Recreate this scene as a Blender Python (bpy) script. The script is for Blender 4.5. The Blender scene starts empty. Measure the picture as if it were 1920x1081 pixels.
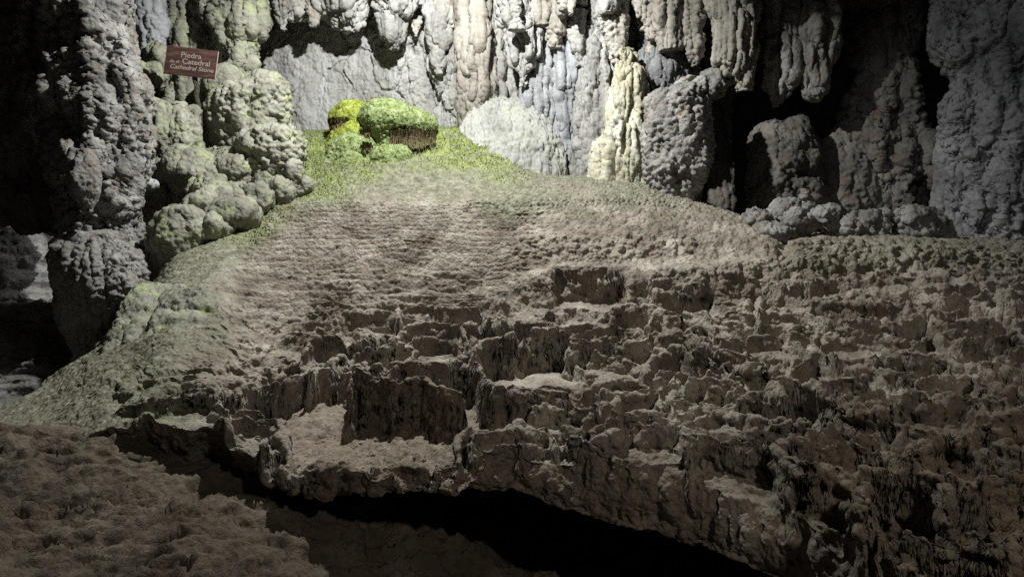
import bpy, math, random
import numpy as np
from mathutils import Vector, Matrix

# ------------------------------------------------------------------ camera
sc = bpy.context.scene
COL = sc.collection
F = 1144.0            # focal length in photo pixels
HZ = 440.0            # eye level in the photo
EYE = 1.7             # eye height above z = 0
Q = 1.0               # mesh resolution

cam_d = bpy.data.cameras.new('camera')
cam = bpy.data.objects.new('camera', cam_d); COL.objects.link(cam)
cam.location = (0, 0, EYE); cam.rotation_euler = (math.radians(90), 0, 0)
cam_d.sensor_width = 36.0; cam_d.lens = 36.0 * F / 1920.0
cam_d.shift_y = -(540.5 - HZ) / 1920.0
cam_d.clip_start = 0.05; cam_d.clip_end = 200
sc.camera = cam

def W(px, py, d):
    return ((px - 960.0) / F * d, d, EYE + (HZ - py) / F * d)

# ------------------------------------------------------------------ world
w = bpy.data.worlds.new('World'); sc.world = w; w.use_nodes = True
bg = w.node_tree.nodes['Background']
bg.inputs['Color'].default_value = (1.0, 0.92, 0.85, 1); bg.inputs['Strength'].default_value = 0.013

# ------------------------------------------------------------------ lamps (floodlights out of frame, an added fill, a hidden chasm lamp)
def lamp(name, loc, energy, color, radius, target=None, angle=60, blend=0.5):
    ld = bpy.data.lights.new(name, 'SPOT' if target else 'POINT')
    ld.energy = energy; ld.color = color; ld.shadow_soft_size = radius
    o = bpy.data.objects.new(name, ld); COL.objects.link(o); o.location = loc
    if target:
        ld.spot_size = math.radians(angle); ld.spot_blend = blend
        o.rotation_euler = (Vector(target) - Vector(loc)).to_track_quat('-Z', 'Y').to_euler()
    return o
lamp('floodlight', (-0.75, 5.35, EYE + 3.85), 1450, (0.99, 1.0, 0.96), 0.05, (-0.95, 7.3, EYE + 0.2), 152, 0.6)
lamp('side_floodlight', (1.6, 3.6, EYE + 3.2), 85, (0.93, 0.97, 1.0), 0.05, W(1900, 200, 6.0), 50, 0.7)
lamp('fill_light', (2.0, -0.5, EYE + 1.9), 150, (1.0, 0.91, 0.77), 0.12, W(1500, 930, 2.7), 96, 1.0)  # unseen fill added behind the camera to lift the dark risers
lamp('chasm_light', W(212, 335, 7.0), 16, (0.95, 0.97, 1.0), 0.05, W(50, 500, 7.1), 95, 0.4)  # added lamp hidden behind the left column, brightens the layered wall

sc.view_settings.view_transform = 'Standard'; sc.view_settings.look = 'None'
sc.view_settings.exposure = 0.0; sc.view_settings.gamma = 1.0
sc.view_settings.use_curve_mapping = False
sc.cycles.use_denoising = False
sc.cycles.max_bounces = 5; sc.cycles.diffuse_bounces = 3
sc.cycles.use_adaptive_sampling = False; sc.cycles.sample_clamp_indirect = 0.4; sc.cycles.sample_clamp_direct = 1.5

# ------------------------------------------------------------------ numpy noise
rng = np.random.RandomState(7)
TN = 64
VT = rng.rand(TN, TN, TN).astype(np.float32) * 2 - 1
WT = rng.rand(TN, TN, TN, 3).astype(np.float32)
f32 = np.float32

def vnoise(p, s=0):
    """smooth value noise of points p (N,3)"""
    p = p + s * 7.31
    i = np.floor(p); f = (p - i).astype(f32); i = i.astype(np.int32) & (TN - 1)
    j = (i + 1) & (TN - 1)
    u = f * f * f * (f * (f * 6 - 15) + 10)
    x0, y0, z0 = i[:, 0], i[:, 1], i[:, 2]; x1, y1, z1 = j[:, 0], j[:, 1], j[:, 2]
    ux, uy, uz = u[:, 0], u[:, 1], u[:, 2]
    def lx(y, z): 
        a = VT[x0, y, z]; return a + (VT[x1, y, z] - a) * ux
    a = lx(y0, z0); a = a + (lx(y1, z0) - a) * uy
    b = lx(y0, z1); b = b + (lx(y1, z1) - b) * uy
    return a + (b - a) * uz

ROT = np.array([[0.36, 0.48, -0.8], [-0.8, 0.6, 0.0], [0.48, 0.64, 0.6]], dtype=f32)
def fbm(p, octs=4, s=0, gain=0.5, ridged=False, billow=False):
    p = p.astype(f32); a = 1.0; out = 0; tot = 0
    for k in range(octs):
        n = vnoise(p, s + k)
        if ridged: n = 1 - 2 * np.abs(n)
        if billow: n = 2 * np.sqrt(np.abs(n) + .01) - 1
        out = out + a * n; tot += a; a *= gain; p = (p @ ROT) * 2.03
    return out / tot

def worley(p, s=0):
    """F1, F2 distance of 3D points"""
    p = p.astype(f32) + f32(s * 3.17)
    i = np.floor(p); f = p - i; i = i.astype(np.int32)
    f1 = np.full(len(p), 9, f32); f2 = f1.copy()
    for dx in (-1, 0, 1):
        for dy in (-1, 0, 1):
            for dz in (-1, 0, 1):
                c = WT[(i[:, 0] + dx) & 63, (i[:, 1] + dy) & 63, (i[:, 2] + dz) & 63]
                q = c - f; q[:, 0] += dx; q[:, 1] += dy; q[:, 2] += dz
                d = np.einsum('ij,ij->i', q, q)
                f2 = np.minimum(f2, np.maximum(f1, d)); f1 = np.minimum(f1, d)
    return np.sqrt(f1), np.sqrt(f2)

def worley2(x, y, s=0):
    """2D cells: F1, F2 and the two nearest cell centres"""
    x = x.astype(f32) + f32(s * 5.3); y = y.astype(f32) + f32(s * 2.9)
    ix = np.floor(x); iy = np.floor(y); fx = x - ix; fy = y - iy
    ix = ix.astype(np.int32); iy = iy.astype(np.int32)
    n = len(x); f1 = np.full(n, 99, f32); f2 = f1.copy()
    c1 = np.zeros((n, 2), f32); c2 = np.zeros((n, 2), f32); h = np.zeros(n, f32)
    for dx in (-1, 0, 1):
        for dy in (-1, 0, 1):
            c = WT[(ix + dx) & 63, (iy + dy) & 63, s & 63]
            qx = c[:, 0] * .9 + .05 + dx - fx; qy = c[:, 1] * .9 + .05 + dy - fy
            d = qx * qx + qy * qy
            m1 = d < f1; m2 = (~m1) & (d < f2)
            f2 = np.where(m1, f1, np.where(m2, d, f2)); 
            c2[m1] = c1[m1]
            cx = x + qx; cy = y + qy
            c2[m2, 0] = cx[m2]; c2[m2, 1] = cy[m2]
            f1 = np.where(m1, d, f1)
            c1[m1, 0] = cx[m1]; c1[m1, 1] = cy[m1]; h[m1] = c[m1, 2]
    o = np.array([s * 5.3, s * 2.9], f32)
    return np.sqrt(f1), np.sqrt(f2), c1 - o, c2 - o, h

def sstep(a, b, x):
    t = np.clip((x - a) / (b - a), 0, 1); return t * t * (3 - 2 * t)

# ------------------------------------------------------------------ mesh helpers
def grid_faces(nr, nc, wrap=False, flip=False):
    r = np.arange(nr - 1)[:, None]; c = np.arange(nc if wrap else nc - 1)[None, :]
    c1 = (c + 1) % nc
    a = r * nc + c; b = r * nc + c1; d = (r + 1) * nc + c1; e = (r + 1) * nc + c
    q = np.stack([a, b, d, e], -1).reshape(-1, 4)
    return q[:, ::-1] if flip else q

def make_mesh(name, verts, quads, mat, parent=None, tris=None, attrs=None, smooth=True):
    me = bpy.data.meshes.new(name)
    nq = len(quads) if quads is not None else 0; nt = len(tris) if tris is not None else 0
    me.vertices.add(len(verts)); me.vertices.foreach_set('co', np.ascontiguousarray(verts, dtype=f32).ravel())
    loops = []
    if nq: loops.append(np.asarray(quads, np.int32).ravel())
    if nt: loops.append(np.asarray(tris, np.int32).ravel())
    loops = np.concatenate(loops)
    me.loops.add(len(loops)); me.loops.foreach_set('vertex_index', loops)
    st = np.concatenate([np.arange(nq) * 4, nq * 4 + np.arange(nt) * 3]).astype(np.int32)
    me.polygons.add(nq + nt); me.polygons.foreach_set('loop_start', st)
    me.polygons.foreach_set('use_smooth', np.full(nq + nt, smooth))
    me.update(calc_edges=True); me.validate()
    for k, v in (attrs or {}).items():
        at = me.attributes.new(k, 'FLOAT', 'POINT'); at.data.foreach_set('value', np.ascontiguousarray(v, dtype=f32).ravel())
    me.materials.append(mat)
    o = bpy.data.objects.new(name, me); COL.objects.link(o)
    if parent: o.parent = parent
    return o

def tag(o, label=None, cat=None, group=None, kind=None):
    if label: o['label'] = label
    if cat: o['category'] = cat
    if group: o['group'] = group
    if kind: o['kind'] = kind
    return o

def grid_normals(P, wrap=False):
    if wrap:
        du = np.roll(P, -1, 1) - np.roll(P, 1, 1)
    else:
        du = np.gradient(P, axis=1)
    dv = np.gradient(P, axis=0)
    n = np.cross(du, dv); l = np.linalg.norm(n, axis=-1, keepdims=True)
    return n / np.maximum(l, 1e-9)

def blur(a, k, axis):
    if k < 1: return a
    pad = [(0, 0)] * a.ndim; pad[axis] = (k, k)
    b = np.pad(a, pad, mode='edge'); c = np.cumsum(b, axis=axis)
    c = np.concatenate([np.zeros_like(np.take(c, [0], axis)), c], axis)
    n = a.shape[axis]; w_ = 2 * k + 1
    return (np.take(c, np.arange(w_, w_ + n), axis) - np.take(c, np.arange(0, n), axis)) / w_

# ------------------------------------------------------------------ materials
class NT:
    def __init__(s, name):
        s.m = bpy.data.materials.new(name); s.m.use_nodes = True
        s.t = s.m.node_tree; s.b = s.t.nodes['Principled BSDF']
    def n(s, kind, **kw):
        o = s.t.nodes.new(kind)
        for k, v in kw.items():
            if k in o.inputs.keys() or isinstance(k, int): o.inputs[k].default_value = v
            else: setattr(o, k, v)
        return o
    def l(s, a, b): s.t.links.new(a, b)
    def noise(s, scale, detail=6, rough=.6, vec=None):
        o = s.n('ShaderNodeTexNoise'); o.inputs['Scale'].default_value = scale
        o.inputs['Detail'].default_value = detail; o.inputs['Roughness'].default_value = rough
        if vec: s.l(vec, o.inputs['Vector'])
        return o.outputs['Fac']
    def ramp(s, fac, stops):
        r = s.n('ShaderNodeValToRGB'); e = r.color_ramp.elements
        e[0].position, e[0].color = stops[0][0], (*stops[0][1], 1)
        e[1].position, e[1].color = stops[-1][0], (*stops[-1][1], 1)
        for p, c in stops[1:-1]:
            q = e.new(p); q.color = (*c, 1)
        s.l(fac, r.inputs['Fac']); return r.outputs['Color']
    def mix(s, fac, a, b, mode='MIX'):
        o = s.n('ShaderNodeMix', data_type='RGBA', blend_type=mode)
        for inp, v in ((0, fac), (6, a), (7, b)):
            if isinstance(v, bpy.types.NodeSocket): s.l(v, o.inputs[inp])
            else: o.inputs[inp].default_value = (*v, 1) if isinstance(v, tuple) else v
        return o.outputs[2]
    def attr(s, name):
        o = s.n('ShaderNodeAttribute'); o.attribute_name = name; return o.outputs['Fac']
    def math(s, op, a, b=0.0):
        o = s.n('ShaderNodeMath', operation=op)
        for i, v in enumerate((a, b)):
            if isinstance(v, bpy.types.NodeSocket): s.l(v, o.inputs[i])
            else: o.inputs[i].default_value = v
        return o.outputs[0]

def rock_mat(name, dark, mid, light, scale=2.2, stain=None, bump=0.5, fine=45, rough=0.85, streak=False, extra=None):
    """layered calcite: broad colour patches, mineral stains, grain and a fine bump"""
    t = NT(name); geo = t.n('ShaderNodeNewGeometry').outputs['Position']
    vec = geo
    if streak:
        mp = t.n('ShaderNodeMapping'); mp.inputs['Scale'].default_value = (1, 1, .22); t.l(geo, mp.inputs['Vector']); vec = mp.outputs[0]
    big = t.noise(scale, 7, .62, vec)
    col = t.ramp(big, [(.3, dark), (.5, mid), (.72, light)])
    grain = t.noise(fine, 4, .7, geo)
    col = t.mix(.55, col, t.ramp(grain, [(.3, (.52, .5, .47)), (.7, (1.35, 1.35, 1.35))]), 'MULTIPLY')
    if stain:
        st = t.noise(scale * 1.7, 5, .7, vec)
        m = t.ramp(st, [(.5, (0, 0, 0)), (.68, (1, 1, 1))])
        col = t.mix(m, col, stain)
    if extra: col = extra(t, col, geo)
    t.l(col, t.b.inputs['Base Color']); t.b.inputs['Roughness'].default_value = rough
    t.b.inputs['Specular IOR Level'].default_value = .25
    b1 = t.n('ShaderNodeBump'); b1.inputs['Strength'].default_value = min(1, bump * 1.3); b1.inputs['Distance'].default_value = .02
    v = t.n('ShaderNodeTexVoronoi'); v.inputs['Scale'].default_value = fine * .7; t.l(geo, v.inputs['Vector'])
    mixh = t.math('ADD', t.math('MULTIPLY', v.outputs['Distance'], -.15 if streak else -.5), t.noise(fine * .55, 6, .7, vec))
    t.l(mixh, b1.inputs['Height'])
    b2 = t.n('ShaderNodeBump'); b2.inputs['Strength'].default_value = bump * .8; b2.inputs['Distance'].default_value = .005
    t.l(t.noise(fine * 4, 3, .6, geo), b2.inputs['Height']); t.l(b1.outputs[0], b2.inputs['Normal'])
    t.l(b2.outputs[0], t.b.inputs['Normal'])
    return t.m

def slope_extra(t, col, geo):
    pale = t.attr('pale'); moss = t.attr('moss'); earth = t.attr('earth')
    pc = t.ramp(t.noise(14, 5, .65, geo), [(.3, (.10, .098, .066)), (.5, (.205, .20, .145)), (.7, (.345, .34, .27))])
    col = t.mix(pale, col, pc)
    ec = t.ramp(t.noise(20, 5, .7, geo), [(.3, (.13, .105, .08)), (.7, (.33, .275, .22))])
    col = t.mix(earth, col, ec)
    mc = t.ramp(t.noise(9, 6, .7, geo), [(.3, (.10, .12, .035)), (.5, (.23, .275, .08)), (.68, (.36, .39, .21))])
    mm = t.math('MULTIPLY', moss, t.ramp(t.noise(5, 6, .7, geo), [(.32, (0, 0, 0)), (.55, (1, 1, 1))]))
    return t.mix(mm, col, mc)

M = {}
M['slope'] = rock_mat('rimstone', (.125, .105, .085), (.30, .268, .228), (.52, .48, .42), 3.0, (.20, .16, .125), .75, 55, .9, extra=slope_extra)
M['floor'] = rock_mat('cave_clay', (.07, .056, .042), (.14, .115, .088), (.25, .215, .17), 2.6, (.12, .085, .06), 1.0, 42, .9)
M['wall'] = rock_mat('pale_calcite_wall', (.13, .125, .115), (.29, .285, .275), (.47, .475, .475), 1.7, (.33, .32, .295), .7, 32, .8, streak=True)
M['dome'] = rock_mat('striated_dome_calcite', (.20, .20, .185), (.31, .315, .295), (.42, .425, .405), 2.0, (.33, .34, .29), .6, 26, .8, streak=True)
M['cool'] = rock_mat('cool_calcite', (.15, .155, .165), (.31, .32, .335), (.47, .485, .50), 2.2, (.36, .37, .40), .7, 38, .8, streak=True)
M['cream'] = rock_mat('cream_calcite', (.22, .21, .155), (.40, .38, .285), (.54, .525, .42), 2.5, (.62, .62, .56), .5, 35, .7, streak=True)
M['tan'] = rock_mat('tan_calcite', (.13, .118, .10), (.29, .27, .24), (.46, .44, .40), 2.3, (.29, .26, .225), .7, 36, .8, streak=True)
M['green'] = rock_mat('algae_tinted_calcite', (.13, .128, .104), (.24, .236, .196), (.38, .375, .32), 2.6, (.33, .37, .21), .6, 40, .85)
M['grey'] = rock_mat('grey_knobbly_calcite', (.12, .115, .11), (.25, .243, .233), (.42, .41, .39), 2.8, (.20, .17, .14), .8, 40, .9)
M['dark'] = rock_mat('shade_toned_limestone', (.07, .065, .06), (.15, .14, .125), (.25, .235, .21), 2.0, (.12, .09, .07), .7, 30, .9)  # darkened rock tone, puts the shade of recess and corner into the colour
M['blue'] = rock_mat('blue_grey_calcite', (.10, .105, .11), (.20, .205, .21), (.33, .335, .34), 2.0, (.22, .22, .23), .6, 34, .85)

def moss_mat(name, a, b, c):
    t = NT(name); geo = t.n('ShaderNodeNewGeometry').outputs['Position']
    col = t.ramp(t.noise(16, 6, .75, geo), [(.32, a), (.5, b), (.7, c)])
    t.l(col, t.b.inputs['Base Color']); t.b.inputs['Roughness'].default_value = .9
    t.b.inputs['Specular IOR Level'].default_value = .1
    bp = t.n('ShaderNodeBump'); bp.inputs['Strength'].default_value = 1; bp.inputs['Distance'].default_value = .02
    t.l(t.noise(60, 5, .8, geo), bp.inputs['Height']); t.l(bp.outputs[0], t.b.inputs['Normal'])
    return t.m
M['moss_yellow'] = moss_mat('yellow_moss', (.12, .14, .03), (.31, .36, .06), (.50, .54, .20))
M['moss_green'] = moss_mat('green_moss', (.11, .14, .05), (.26, .33, .13), (.46, .52, .32))
M['fringe'] = rock_mat('brown_root_fringe', (.06, .05, .025), (.13, .105, .055), (.22, .185, .10), 6, None, .6, 60)

# ------------------------------------------------------------------ the big rimstone slope
CPTS = {
 -260: [(930, 3.0), (870, 3.6), (860, 4.0), (1000, 5.0), (1300, 6.0)],
 0: [(862, 3.1), (800, 3.7), (760, 4.2), (830, 4.7), (1050, 5.3), (1300, 6.5)],
 100: [(850, 3.1), (780, 3.7), (700, 4.5), (745, 5.0), (950, 5.5), (1200, 6.5)],
 200: [(800, 3.15), (700, 3.9), (640, 4.6), (618, 4.95), (690, 5.4), (900, 5.9), (1000, 6.5)],
 270: [(790, 3.1), (700, 3.8), (620, 4.5), (570, 5.0), (545, 5.35), (590, 5.9), (800, 6.4)],
 310: [(785, 3.1), (690, 3.75), (600, 4.5), (545, 5.0), (495, 5.5), (465, 5.95), (470, 6.6), (500, 7.2)],
 400: [(795, 3.1), (700, 3.75), (600, 4.5), (500, 5.35), (440, 5.95), (415, 6.4), (395, 7.2), (380, 8.5)],
 480: [(835, 2.9), (770, 3.5), (700, 3.9), (600, 4.6), (500, 5.5), (440, 6.0), (400, 6.4), (350, 7.1), (330, 8.5)],
 560: [(885, 2.8), (790, 3.75), (700, 4.15), (600, 4.8), (500, 5.6), (440, 6.1), (400, 6.5), (350, 7.1), (300, 7.6), (255, 8.1), (245, 9)],
 720: [(900, 2.78), (795, 3.75), (700, 4.1), (600, 4.8), (500, 5.6), (440, 6.1), (392, 6.50), (383, 6.56), (340, 7.0), (290, 7.5), (245, 8.0), (235, 9)],
 860: [(880, 2.85), (800, 3.6), (715, 4.0), (600, 4.9), (500, 5.6), (440, 6.1), (392, 6.46), (382, 6.50), (340, 7.0), (285, 7.5), (240, 8.0), (236, 9)],
 940: [(855, 2.85), (790, 3.4), (705, 4.05), (600, 4.9), (515, 5.5), (440, 6.05), (388, 6.42), (378, 6.46), (335, 7.0), (290, 7.5), (262, 8.0), (258, 9)],
 1010: [(850, 2.85), (780, 3.4), (700, 4.1), (600, 4.9), (574, 5.12), (509, 5.18), (501, 5.58), (445, 5.76), (386, 6.3), (376, 6.36), (345, 6.9), (326, 7.4), (322, 9)],
 1200: [(845, 2.7), (700, 4.0), (600, 4.9), (572, 5.12), (507, 5.18), (499, 5.58), (445, 5.76), (384, 6.35), (372, 6.4), (350, 6.9), (337, 7.4), (335, 9)],
 1350: [(870, 2.55), (700, 3.9), (610, 4.75), (565, 5.1), (493, 5.2), (487, 5.55), (445, 5.75), (402, 6.15), (396, 6.4), (394, 7), (394, 9)],
 1500: [(950, 2.3), (800, 3.0), (700, 3.7), (610, 4.5), (545, 5.1), (478, 5.22), (473, 5.45), (442, 5.62), (438, 6.2), (436, 9)],
 1700: [(1150, 1.9), (1000, 2.1), (850, 2.6), (700, 3.4), (600, 4.2), (515, 5.05), (466, 5.25), (460, 5.5), (441, 5.62), (438, 6.4), (437, 9)],
 1900: [(1250, 1.75), (1000, 2.0), (850, 2.45), (700, 3.2), (600, 3.9), (510, 4.8), (470, 5.2), (458, 5.5), (450, 6), (446, 9)],
 2200: [(1250, 1.75), (1000, 2.0), (850, 2.45), (700, 3.1), (600, 3.7), (520, 4.5), (490, 5.0), (480, 5.5), (476, 9)],
}
LIP = [(-260, 930, 3.0), (0, 862, 3.1), (200, 800, 3.15), (300, 787, 3.1), (400, 797, 3.08), (480, 835, 2.9), (545, 882, 2.8), (640, 905, 2.75),
       (720, 900, 2.78), (860, 880, 2.85), (960, 853, 2.85), (1100, 848, 2.78), (1250, 852, 2.65), (1400, 890, 2.48), (1500, 950, 2.3),
       (1600, 1060, 2.05), (1700, 1150, 1.9), (1900, 1250, 1.75), (2200, 1250, 1.75)]
ARCH = [(-260, 1000), (0, 900), (180, 852), (300, 852), (440, 880), (560, 908), (640, 925), (690, 937), (760, 922), (810, 915), (900, 920), (980, 935), (1050, 957),
        (1140, 985), (1240, 1008), (1320, 1030), (1400, 1058), (1480, 1110), (1600, 1250), (1700, 1350), (2200, 1400)]
PXG = np.arange(-260, 2201, 10.0); DG = np.arange(1.4, 9.41, .02)
_c = sorted(CPTS); _tab = []
for k in _c:
    pts = sorted(CPTS[k], key=lambda q: q[1])
    dd = np.array([q[1] for q in pts]); zz = np.array([(HZ - q[0]) / F * q[1] for q in pts])
    _tab.append(np.interp(DG, dd, zz))
_tab = np.array(_tab)
HT = np.array([[np.interp(px, _c, _tab[:, j]) for j in range(len(DG))] for px in PXG])
HT = blur(blur(HT, 2, 0), 2, 1)

def Hbase(x, y):
    d = np.clip(y, 1.4, 9.38); px = np.clip(960 + F * x / d, -255, 2190)
    a = (px + 260) / 10.0; b = (d - 1.4) / .02
    i = a.astype(int); j = b.astype(int); i = np.minimum(i, len(PXG) - 2); j = np.minimum(j, len(DG) - 2)
    u = a - i; v = b - j
    return (HT[i, j] * (1 - u) + HT[i + 1, j] * u) * (1 - v) + (HT[i, j + 1] * (1 - u) + HT[i + 1, j + 1] * u) * v

def cells(x, y, sx, sy, warp, seed, rim_w, lip):
    """rimstone pools: every cell is level at the height of its centre, thin dams stand on the borders"""
    P = np.stack([x * 2.2, y * 2.2, np.full_like(x, seed * 1.7)], 1)
    wx = fbm(P / sx * .5, 3, seed) * warp; wy = fbm(P / sx * .5 + 9.1, 3, seed + 3) * warp
    P2 = P / sx * 2.1
    wx = wx + fbm(P2, 2, seed + 5) * warp * .14; wy = wy + fbm(P2 + 4, 2, seed + 6) * warp * .14
    f1, f2, c1, c2, h = worley2((x + wx * sx) / sx, (y + wy * sy) / sy, seed)
    z1 = Hbase(c1[:, 0] * sx, c1[:, 1] * sy); z2 = Hbase(c2[:, 0] * sx, c2[:, 1] * sy)
    z0 = Hbase(x, y); lim = .82 * sy * .5
    z1 = np.clip(z1, z0 - lim, z0 + lim); z2 = np.clip(z2, z0 - lim, z0 + lim)
    e = f2 - f1
    zb = np.maximum(z1, z2) + lip
    low = z1 < z2
    t = np.where(low, 1 - sstep(rim_w * .6, rim_w * 1.35, e), 1 - sstep(rim_w * .3, rim_w, e))
    return z1 + (zb - z1) * t - (.35 + .8 * h) * lip * (1 - t), t

POOLS = [  # floor height, outline on that floor, softness
 (-1.135, [(548, 884), (536, 810), (560, 765), (640, 755), (652, 800), (745, 806), (846, 808), (858, 850), (850, 868), (720, 893), (640, 902)], .03),
 (-1.00, [(915, 735), (1060, 728), (1130, 706), (1212, 694), (1200, 676), (1060, 681), (908, 676), (884, 702)], .03),
 (-1.00, [(760, 752), (860, 758), (880, 735), (850, 708), (780, 712)], .03),
 (-.96, [(1300, 768), (1345, 745), (1350, 725), (1300, 722), (1285, 745)], .03),
 (-.90, [(1395, 738), (1470, 735), (1480, 700), (1420, 690), (1400, 705)], .03),
 (-.97, [(1170, 772), (1200, 790), (1235, 775), (1235, 750), (1185, 745)], .03),
 (-.80, [(600, 690), (650, 683), (645, 665), (600, 670)], .03),
 (-.74, [(1110, 640), (1160, 648), (1200, 645), (1190, 628), (1120, 628)], .02),
 (-.62, [(1040, 590), (1110, 590), (1180, 580), (1170, 570), (1040, 572)], .02),
 (-1.0, [(1050, 830), (1080, 832), (1085, 800), (1055, 795)], .02),
 (-1.05, [(1118, 850), (1140, 850), (1142, 800), (1120, 798)], .02),
 (-.88, [(1535, 735), (1550, 725), (1545, 705), (1520, 712)], .02),
]
RIMS = [  # (px, py, z) along the crest, half width
 ([(648, 704, -.80), (657, 692, -.80), (708, 700, -.80), (738, 712, -.81), (770, 707, -.80), (800, 704, -.80), (820, 720, -.82), (840, 728, -.83), (868, 736, -.84)], .03),
 ([(714, 690, -.78), (760, 681, -.78), (800, 677, -.78), (836, 677, -.78), (846, 669, -.77), (878, 668, -.77), (898, 676, -.79), (912, 696, -.80), (932, 722, -.84), (962, 724, -.85), (985, 730, -.86), (1015, 728, -.86), (1060, 732, -.86)], .03),
 ([(748, 580, -.56), (752, 570, -.56), (800, 568, -.56), (850, 575, -.57), (900, 578, -.58), (930, 590, -.6), (960, 585, -.6)], .03),
 ([(735, 612, -.66), (790, 603, -.66), (860, 603, -.66), (878, 608, -.66), (900, 618, -.67), (925, 613, -.67), (962, 620, -.68), (990, 612, -.68), (1068, 617, -.69)], .025),
 ([(885, 650, -.74), (900, 632, -.73), (930, 626, -.72), (960, 624, -.72)], .03),
 ([(1068, 640, -.74), (1100, 640, -.74), (1140, 635, -.73), (1165, 645, -.75), (1205, 640, -.74), (1232, 622, -.72)], .03),
 ([(578, 690, -.82), (600, 675, -.81), (630, 656, -.80), (665, 645, -.78), (720, 642, -.78), (790, 640, -.77)], .025),
 ([(480, 722, -.90), (540, 712, -.88), (590, 692, -.86), (640, 680, -.85), (672, 672, -.84)], .025),
 ([(270, 702, -.86), (330, 694, -.84), (372, 684, -.82)], .025),
 ([(1103, 722, -.90), (1130, 714, -.88), (1165, 708, -.87), (1200, 712, -.88), (1222, 716, -.88)], .035),
 ([(1155, 748, -.93), (1165, 732, -.90), (1200, 730, -.90), (1238, 726, -.90), (1246, 745, -.92)], .025),
 ([(1300, 668, -.78), (1285, 655, -.76), (1262, 648, -.75), (1252, 652, -.76), (1258, 660, -.78), (1240, 662, -.79), (1232, 672, -.80), (1222, 680, -.82), (1215, 698, -.85)], .03),
 ([(1337, 652, -.74), (1370, 656, -.74), (1396, 664, -.76), (1402, 674, -.77), (1370, 674, -.78), (1332, 676, -.79), (1328, 690, -.82), (1362, 704, -.85), (1406, 722, -.88), (1398, 738, -.90), (1360, 748, -.92), (1300, 752, -.92), (1268, 748, -.91), (1258, 740, -.90)], .022),
 ([(1290, 705, -.84), (1330, 703, -.84), (1350, 708, -.85)], .02),
 ([(1398, 674, -.76), (1440, 676, -.76), (1470, 680, -.77), (1500, 672, -.76), (1520, 658, -.74), (1545, 665, -.75)], .022),
 ([(1330, 765, -.94), (1360, 752, -.92), (1410, 728, -.88), (1460, 732, -.88), (1480, 712, -.86), (1520, 710, -.86), (1560, 716, -.86)], .02),
 ([(1420, 575, -.52), (1425, 552, -.5), (1455, 548, -.5), (1470, 535, -.48), (1510, 530, -.47), (1555, 533, -.47)], .03),
 ([(1465, 535, -.44), (1470, 526, -.43), (1550, 522, -.42), (1610, 510, -.4)], .025),
 ([(1035, 840, -1.0), (1040, 800, -.94), (1065, 792, -.93), (1090, 800, -.94), (1092, 830, -.98)], .018),
 ([(1108, 840, -1.0), (1112, 802, -.95), (1135, 794, -.94), (1150, 808, -.95), (1200, 812, -.96), (1260, 800, -.95), (1320, 782, -.93), (1345, 765, -.91)], .018),
 ([(860, 850, -1.02), (866, 812, -.98), (890, 800, -.97), (905, 812, -.98), (940, 805, -.97), (975, 795, -.96), (1010, 802, -.96), (1035, 800, -.95)], .025),
 ([(1480, 716, -.88), (1484, 742, -.90), (1500, 760, -.92), (1560, 742, -.9), (1568, 725, -.88)], .025),
 ([(540, 884, -1.08), (538, 830, -1.03), (520, 790, -.98), (480, 770, -.95), (440, 765, -.93)], .03),
 ([(545, 888, -1.10), (600, 900, -1.10), (660, 902, -1.10), (720, 893, -1.09), (790, 882, -1.08), (850, 868, -1.07)], .02),
 ([(1640, 512, -.40), (1700, 497, -.38), (1800, 478, -.33), (1900, 470, -.3)], .03),
]
def plan(px, py, z):
    d = -z * F / (py - HZ); return ((px - 960) / F * d, d)

def poly_sd(x, y, poly):
    n = len(poly); ins = np.zeros(len(x), bool); dm = np.full(len(x), 1e9)
    for i in range(n):
        ax, ay = poly[i]; bx, by = poly[(i + 1) % n]
        dx, dy = bx - ax, by - ay; t = np.clip(((x - ax) * dx + (y - ay) * dy) / (dx * dx + dy * dy + 1e-12), 0, 1)
        dm = np.minimum(dm, np.hypot(x - ax - t * dx, y - ay - t * dy))
        c = ((ay > y) != (by > y)) & (x < (bx - ax) * (y - ay) / (by - ay + 1e-12) + ax); ins ^= c
    return np.where(ins, dm, -dm)

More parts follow.
